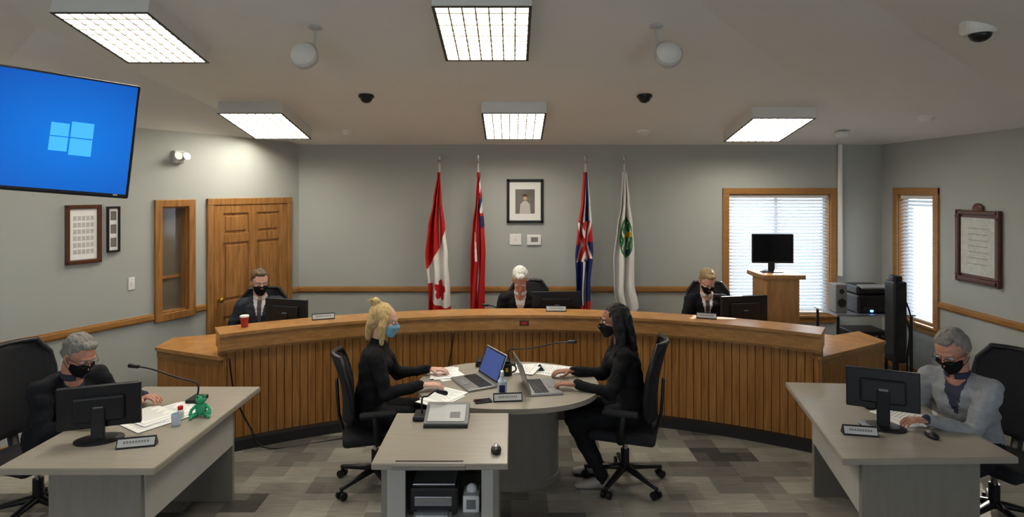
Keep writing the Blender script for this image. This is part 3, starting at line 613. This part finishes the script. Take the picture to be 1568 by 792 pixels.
def handparts(w,f,n,tside,curl=1.):
    f=f.normalized(); n=(n-f*n.dot(f)).normalized(); s=f.cross(n); parts=[]
    parts.append(loft_geo([w-f*.03,w,w+f*.035,w+f*.085],[(.024,.019),(.026,.018),(.037,.016),(.040,.012)],s,14))
    for k,(off,ln) in enumerate(((-.030,.060),(-.0105,.074),(.0105,.080),(.030,.070))):
        if tside<0: off=-off
        p=w+f*.083+s*off; d=f.copy(); P=[p-f*.015,p]
        for fr,ang in ((.45,14),(.31,26),(.24,22)):
            d=(d*math.cos(R(ang*curl))-n2(d,s,n)*math.sin(R(ang*curl))).normalized(); P.append(P[-1]+d*ln*fr)
        parts.append(loft_geo(P,[.0088,.0088,.0082,.0075,.0068],s,10))
    ts=s*tside; b0=w+f*.02+ts*.022; d1=(f*.65+ts*.7-n*.25).normalized(); d2=(f*.85+ts*.4-n*.3).normalized()
    parts.append(loft_geo([b0,b0+d1*.038,b0+d1*.038+d2*.03,b0+d1*.038+d2*.03+f*.022],[.013,.0115,.010,.008],n,10))
    return parts
def n2(d,s,n):
    k=s.cross(d); return k if k.dot(n)>0 else -k
def person(name,hip,yaw,lean,pitch,hyaw,wl,wr,mats,hair,sc=1.,woman=False,mask=None,glasses=False,shirt=None,tie=None,foot=.42,spread=.1,side=0,pole=(.3,-.4,-.9)):
    W=Matrix.Translation((hip[0],hip[1],0))@Matrix.Rotation(R(yaw),4,'Z'); Wi=W.inverted(); b=B(name,W=W)
    skin,jac,pants,hairm=mats
    l=R(lean); U=lambda k:Vector((side*.5*k,math.sin(l*k),math.cos(l*k))).normalized()
    pel=Vector((0,-.02,.555)); waist=pel+U(.6)*.18*sc; chest=waist+U(1)*.19*sc; nb=chest+U(1.15)*.14*sc; hc=nb+U(1.3)*.085*sc+Vector((0,.035,.075*sc))
    sw=(.155 if woman else .175)*sc; k=.94 if woman else 1.05
    P=[];T_=[]
    def lp(pts,rad,tg,sd=(1,0,0),n=16):
        P.append(loft_geo(pts,rad,sd,n)); T_.append(([tuple(p) for p in pts],rad,tg))
    up=U(1)
    lp([pel-Vector((0,0,.02)),pel+Vector((0,0,.05)),waist,chest-up*.03,chest+up*.06,nb-U(1.15)*.045,nb-U(1.15)*.005],[(.165*k,.12),(.17*k,.125),(.155*k,.118*k),(.172*k,.122*k),(.168*k,.112*k),(.12*k,.08),(.062,.058)],0,n=22)
    if woman:
        for q in (-1,1): P.append(ell_geo(chest+Vector((q*.07,.085,-.01)),(.062,.055,.06)))
    sh=nb-U(1.15)*.065*sc; ws=[]
    for q,w in ((-1,wl),(1,wr)):
        S=sh+Vector((q*sw,.01,0)); Wr=Wi@Vector(w); E,Wr=ik(S,Wr,.285*sc,.255*sc,(q*pole[0],pole[1],pole[2])); ws.append((q,E,Wr))
        lp([nb-U(1.15)*.04,sh+Vector((q*sw*.6,0,.012)),S],[.05*k,.055*k,.06*k],0,(0,1,0))
        lp([S,S.lerp(E,.5),E],[.064*k,.057*k,.05*k],1,(0,1,0)); lp([E,E.lerp(Wr,.35),Wr],[.051*k,.047*k,.036*k],1,(0,1,0))
        H=Vector((q*.085,.02,.535)); K=Vector((q*spread*1.1,.43*sc,.50)); A=Vector((q*spread*1.1,foot,.10))
        lp([H,H.lerp(K,.5),K],[.095*k,.082*k,.066*k],2,(0,0,1)); lp([K,K.lerp(A,.35),A],[.066*k,.062*k,.048*k],2,(1,0,0))
        V,F=loft_geo([A+Vector((0,-.045,-.055)),A+Vector((0,.03,-.055)),A+Vector((0,.11,-.068)),A+Vector((0,.18,-.074))],[(.032,.04),(.037,.042),(.042,.028),(.034,.021)],(1,0,0),14)
        b.add(V,F,'shoe_l' if woman else 'black',True); b.loft([A,A+Vector((0,0,-.05))],[.036,.036],'blackfab')
    co,FF,nr=blob(P,.0085 if shirt else .011,7 if shirt else 5)
    ct=np.array([co[list(f)].mean(0) for f in FF]); tg=tagf(ct,T_)
    for i in range(len(co)):
        v=Vector(co[i]); dsp=noise.noise(Vector((v.x*9,v.y*9,v.z*16)))*.012+noise.noise(v*30)*.004; co[i]+=nr[i]*dsp
    fm=[jac,jac,pants]; ml=[]
    for c_,t in zip(ct,tg):
        m=fm[t]
        if t==0 and shirt:
            r=Vector(c_)-chest; h=r.dot(up); fr=r.y-r.dot(up)*up.y
            if h>-.09 and fr>.02 and abs(r.x)<.010+.062*(h+.09)/.25:
                m=shirt
                if tie and abs(r.x)<.021: m=tie
        ml.append(m)
    b.add([tuple(v) for v in co],FF,ml,True)
    HM=Matrix.Translation(hc)@Matrix.Rotation(R(hyaw),4,'Z')@Matrix.Rotation(R(-pitch),4,'X'); HM=HM@Matrix.Scale(sc*(1.02 if woman else 1.06),4); Hi=HM.inverted()
    n0=Hi@(nb-Vector((0,0,.03))); nk=.046 if woman else .056
    hp=[ell_geo((0,-.012,.030),(.075,.097,.086)),ell_geo((0,.022,-.038),(.060,.066,.074)),ell_geo((0,.058,-.094),(.026,.026,.02)),
        loft_geo([(0,.084,.012),(0,.098,-.012),(0,.108,-.032)],[.008,.010,.0135],n=10),ell_geo((0,.092,-.037),(.018,.012,.009)),
        ell_geo((0,.07,.026),(.048,.02,.011)),ell_geo((.034,.062,-.03),(.025,.024,.022)),ell_geo((-.034,.062,-.03),(.025,.024,.022)),
        ell_geo((0,.080,-.060),(.023,.013,.006)),ell_geo((0,.078,-.070),(.020,.013,.007)),
        ell_geo((.0,.0,-.06),(.058,.055,.045)),
        loft_geo([(0,-.02,-.03),(0,-.025,-.08),n0],[nk,nk,nk+.006])]
    for q in (-1,1): hp.append(ell_geo((q*.077,-.008,-.004),(.008,.018,.031),Matrix.Rotation(q*.25,3,'Z')))
    hv,hf,hn=blob(hp,.0048,3); b.add([tuple(v) for v in hv],hf,skin,True,T=HM)
    bvh=BVHTree.FromPolygons([Vector(v) for v in hv],hf)
    for q in (-1,1):
        b.ell((q*.031,.076,.004),(.0135,.0095,.009),'eye',T=HM); b.ell((q*.031,.0835,.003),(.0055,.003,.0055),'iris',T=HM)
        b.loft([(q*.014,.092,.022),(q*.032,.089,.027),(q*.048,.078,.022)],[.0035,.004,.003],hairm,T=HM,n=8)
    if not mask: b.loft([(-.022,.085,-.064),(0,.094,-.065),(.022,.085,-.064)],[.003,.0045,.003],'lips',T=HM,n=8)
    if mask:
        nu,nv=20,12; G=np.zeros((nu+1,nv+1)); D=[]
        for i in range(nu+1):
            th=R(-68+136*i/nu); 
            for j in range(nv+1):
                tt=abs(2*i/nu-1); zt_=-.008-.022*tt*tt; zb=-.112+.035*tt*tt; z=zt_+(zb-zt_)*j/nv
                dr=Vector((math.sin(th),math.cos(th),0)); o_=Vector((0,0,z))+dr*.3; h=bvh.ray_cast(o_,-dr); r=(h[0]-Vector((0,0,z))).dot(dr) if h[0] else .07
                G[i,j]=r; D.append((dr,z))
        for i in range(nu+1):
            for j in range(1,nv+1):
                if G[i,j]<G[i,j-1]*.955: G[i,j]=G[i,j-1]*.955
        G0=G.copy()
        for _ in range(3):
            H=G.copy(); H[1:-1]=np.maximum(G0[1:-1],(G[:-2]+G[2:]+G[1:-1])/3); G=H
        idx=0; PT=[[None]*(nv+1) for _ in range(nu+1)]
        for i in range(nu+1):
            for j in range(nv+1):
                dr,z=D[idx]; idx+=1; PT[i][j]=Vector((0,0,z))+dr*(G[i,j]+.004)
        b.sheet(lambda u_,v:PT[round(u_*nu)][round(v*nv)],nu,nv,.0025,mask,T=HM)
        for e,q in ((0,-1),(nu,1)):
            for j in (1,nv-1): p=PT[e][j]; b.tube([tuple(p),(q*.08,.02,(p.z-.0)*.6),(q*.083,-.015,.015 if j==1 else -.028)],.0014,mask,T=HM,n=6,k=4)
    if glasses:
        for q in (-1,1):
            pts=[(q*.034+.024*math.cos(a),.103-.012*abs(math.cos(a) if q*math.cos(a)>0 else 0),.003+.017*math.sin(a)) for a in [2*math.pi*i/16 for i in range(17)]]
            b.loft(pts,[.0017]*17,'dark',(0,1,0),6,False,T=HM); b.loft([(q*.058,.092,.008),(q*.079,.03,.01),(q*.081,-.01,.006)],[.0016]*3,'dark',n=6,T=HM)
        b.loft([(-.011,.104,.006),(0,.106,.009),(.011,.104,.006)],[.0016]*3,'dark',n=6,T=HM)
    A=hair
    if A=='short': hh=[ell_geo((0,-.030,.047),(.083,.098,.083)),ell_geo((.070,-.03,.02),(.016,.045,.045)),ell_geo((-.070,-.03,.02),(.016,.045,.045)),ell_geo((0,-.075,-.015),(.062,.042,.06)),ell_geo((0,.04,.098),(.05,.035,.025))]
    elif A=='bun': hh=[ell_geo((0,-.028,.045),(.086,.098,.085)),ell_geo((0,-.08,.0),(.075,.05,.075)),ell_geo((0,-.085,.125),(.038,.036,.034)),
        loft_geo([(.07,.01,.05),(.083,.005,-.02),(.078,.01,-.10),(.07,.02,-.16)],[(.016,.03),(.018,.035),(.018,.03),(.01,.014)],(1,0,0)),
        loft_geo([(-.07,.01,.05),(-.083,.005,-.02),(-.078,.01,-.10),(-.07,.02,-.16)],[(.016,.03),(.018,.035),(.018,.03),(.01,.014)],(1,0,0)),
        loft_geo([(0,-.09,.0),(0,-.1,-.08),(0,-.09,-.14)],[(.07,.035),(.07,.03),(.05,.02)]),loft_geo([(.02,-.09,.13),(.04,-.12,.15),(.05,-.14,.13)],[.012,.01,.005])]
    else: hh=[ell_geo((0,-.028,.046),(.086,.100,.086)),ell_geo((0,-.085,-.01),(.080,.05,.09)),
        loft_geo([(.072,-.02,.05),(.086,-.028,-.04),(.086,-.02,-.14),(.083,.02,-.25),(.07,.045,-.32)],[(.016,.04),(.018,.044),(.022,.04),(.022,.032),(.01,.015)],(1,0,0)),
        loft_geo([(-.072,-.02,.05),(-.086,-.028,-.04),(-.086,-.02,-.14),(-.083,.02,-.25),(-.07,.045,-.32)],[(.016,.04),(.018,.044),(.022,.04),(.022,.032),(.01,.015)],(1,0,0)),
        loft_geo([(0,-.09,.03),(0,-.11,-.1),(0,-.12,-.22),(0,-.11,-.32)],[(.08,.04),(.088,.036),(.08,.032),(.055,.015)])]
    v2,f2,n_2=blob(hh,.005,2)
    for i in range(len(v2)):
        v=Vector(v2[i]); v2[i]+=n_2[i]*(noise.noise(Vector((v.x*70,v.y*30,v.z*22)))*.006+noise.noise(v*18)*.006)
    b.add([tuple(v) for v in v2],f2,hairm,True,T=HM)
    if shirt or not woman:
        cc=nb+U(1.15)*.008; ring=[cc+Vector((math.cos(a)*.064,math.sin(a)*.062+.008,-math.sin(a)*.012)) for a in [math.pi/2+.25+(2*math.pi-.5)*i/20 for i in range(21)]]
        b.loft(ring,[(.020,.007)]*21,shirt or jac,(0,0,1),8,False)
    for q,E,Wr in ws:
        f=(Wr-E).normalized(); hf_=Vector((f.x,f.y,f.z*.35-.05)).normalized(); hp_=handparts(Wr+hf_*.02,hf_,Vector((0,0,1)),(1 if q<0 else -1),1.)
        v3,f3,_=blob(hp_,.0036,2,.4); b.add([tuple(v) for v in v3],f3,skin,True)
        if shirt: b.loft([Wr-f*.01,Wr+f*.018],[.0345,.033],shirt,n=14)
    return b.end(False)
M['eye']=mat('eye_white',C(225,220,215),.2,var=0); M['iris']=mat('iris_dark',C(40,28,20),.2,var=0); M['lips']=mat('lips',C(150,85,78),.5)
M['shoe_l']=mat('light_shoe',C(150,145,138),.6)
def sk(n,c): return mat(n,c,.5,var=.05,scale=30,bump=.1,bscale=200,spec=.35)
skA=sk('skin_ruddy',C(196,140,118)); skB=sk('skin_fair',C(214,168,148)); skC=sk('skin_tan',C(150,105,82))
hm=lambda n,c: mat(n,c,.6,var=.35,scale=12,stretch=(8,8,2),bump=.6,bscale=25)
hG=hm('grey_hair',C(135,130,124)); hW=hm('white_hair',C(215,208,195)); hB=hm('brown_hair',C(96,78,60)); hBl=hm('dark_blond_hair',C(150,128,90)); hBd=hm('blonde_hair',C(206,172,116)); hK=hm('black_hair',C(20,17,18))
cl=lambda n,c: mat(n,c,.85,var=.12,scale=30,bump=.25,bscale=120,spec=.2)
cBlk=cl('black_suit',C(28,29,34)); cNav=cl('charcoal_suit',C(48,51,60)); cGry=cl('grey_tweed',C(150,153,157)); cBk2=cl('black_knit',C(22,22,24)); cPan=cl('dark_trousers',C(30,30,36)); cSh=cl('white_shirt',C(215,215,215)); cPl=cl('dark_shirt',C(60,62,80))
tR=cl('red_tie',C(150,30,35)); tB=cl('striped_tie',C(90,80,90)); mK=cl('black_mask',C(18,18,20)); mBl=cl('blue_surgical_mask',C(130,180,205))
person('seated_man_in_black_suit',(-3.03,3.90),-116,29,30,8,(-2.52,4.0,.79),(-2.66,3.60,.79),(skA,cBlk,cPan,hG),'short',sc=.97,mask=mK,glasses=True,shirt=cPl,tie=tR)
chair((-3.2,3.97,0),R(-108),False,1.13)
person('seated_man_in_charcoal_suit',(-2.66,6.22),196,4,12,18,(-2.30,5.88,.80),(-2.85,5.85,.80),(skB,cNav,cPan,hB),'short',mask=mK,shirt=cSh,tie=tB)
chair((-2.67,6.26,0),R(196),False)
person('seated_man_with_white_hair',(.10,6.76),178,24,44,0,(.32,6.40,.80),(-.14,6.40,.80),(skA,cBlk,cPan,hW),'short',sc=1.04,shirt=cSh)
chair((.22,6.80,0),R(185),False)
person('seated_councillor_in_dark_jacket',(2.17,6.62),172,16,36,8,(2.42,6.26,.80),(1.88,6.2,.80),(skB,cBlk,cPan,hBl),'short',sc=.98,mask=mK,shirt=cSh,tie=tB)
chair((2.24,6.68,0),R(165),False)
person('seated_woman_with_blonde_bun',(-1.04,4.40),-84,7,10,-4,(-.66,4.62,.785),(-.66,4.24,.785),(skB,cBk2,cBk2,hBd),'bun',sc=.99,woman=True,mask=mBl,foot=.36)
chair((-1.02,4.40,0),R(-74),True,.99)
person('seated_woman_with_black_hair',(.88,4.42),88,10,6,2,(.47,4.26,.785),(.47,4.58,.785),(skC,cBk2,cBk2,hK),'long',sc=.99,woman=True,mask=mK,foot=.22)
chair((.85,4.42,0),R(72),True,1.08)
person('seated_man_in_grey_blazer',(2.97,3.80),116,22,28,0,(2.55,3.58,.79),(2.56,3.98,.79),(skA,cGry,cPan,hG),'short',mask=mK,glasses=True,shirt=cPl)
chair((3.2,3.90,0),R(112),False)
# ---------------------------------------------------------------- outdoors, sky, camera
b=B('snow_bounce_ground'); b.bx(-30,40,-30,-1.8,-.3,-.25,'paper'); b.bx(-30,40,8.2,45,-.3,-.25,'paper'); b.bx(5.05,40,-1.8,8.2,-.3,-.25,'paper'); b.end()  # white ground behind the front wall added to bounce light onto the ceiling
w=bpy.data.worlds.new('sky'); bpy.context.scene.world=w; w.use_nodes=True; bg=w.node_tree.nodes['Background']; bg.inputs[0].default_value=(.78,.88,1,1); bg.inputs[1].default_value=3.5
s=bpy.data.lights.new('sun','SUN'); s.energy=9; s.angle=.01; s.color=(1,.95,.85); so=bpy.data.objects.new('sun',s); bpy.context.collection.objects.link(so)
so.rotation_euler=Vector((.55,1,.5)).to_track_quat('Z','Y').to_euler(); so.location=(6,14,7)
for nm,h in (('fill_window_portal',FW1),('fill_window_portal',FW2)):  # portals guide sky sampling through the added fill windows
    a=bpy.data.lights.new(nm,'AREA'); a.shape='RECTANGLE'; a.size=h[1]-h[0]; a.size_y=h[3]-h[2]; a.cycles.is_portal=True
    ao=bpy.data.objects.new(nm,a); ao.location=((h[0]+h[1])/2,-1.64,(h[2]+h[3])/2); ao.rotation_euler=Vector((0,-1,0)).to_track_quat('Z','Y').to_euler(); bpy.context.collection.objects.link(ao)
cam=bpy.data.cameras.new('camera'); co_=bpy.data.objects.new('camera',cam); bpy.context.collection.objects.link(co_)
co_.location=(0,0,2.2); co_.rotation_euler=(R(90),0,0); cam.lens=36*900/1568; cam.sensor_width=36; cam.shift_y=-106/1568; cam.clip_start=.05
bpy.context.scene.camera=co_
vs=bpy.context.scene.view_settings; vs.view_transform='Standard'; vs.exposure=0
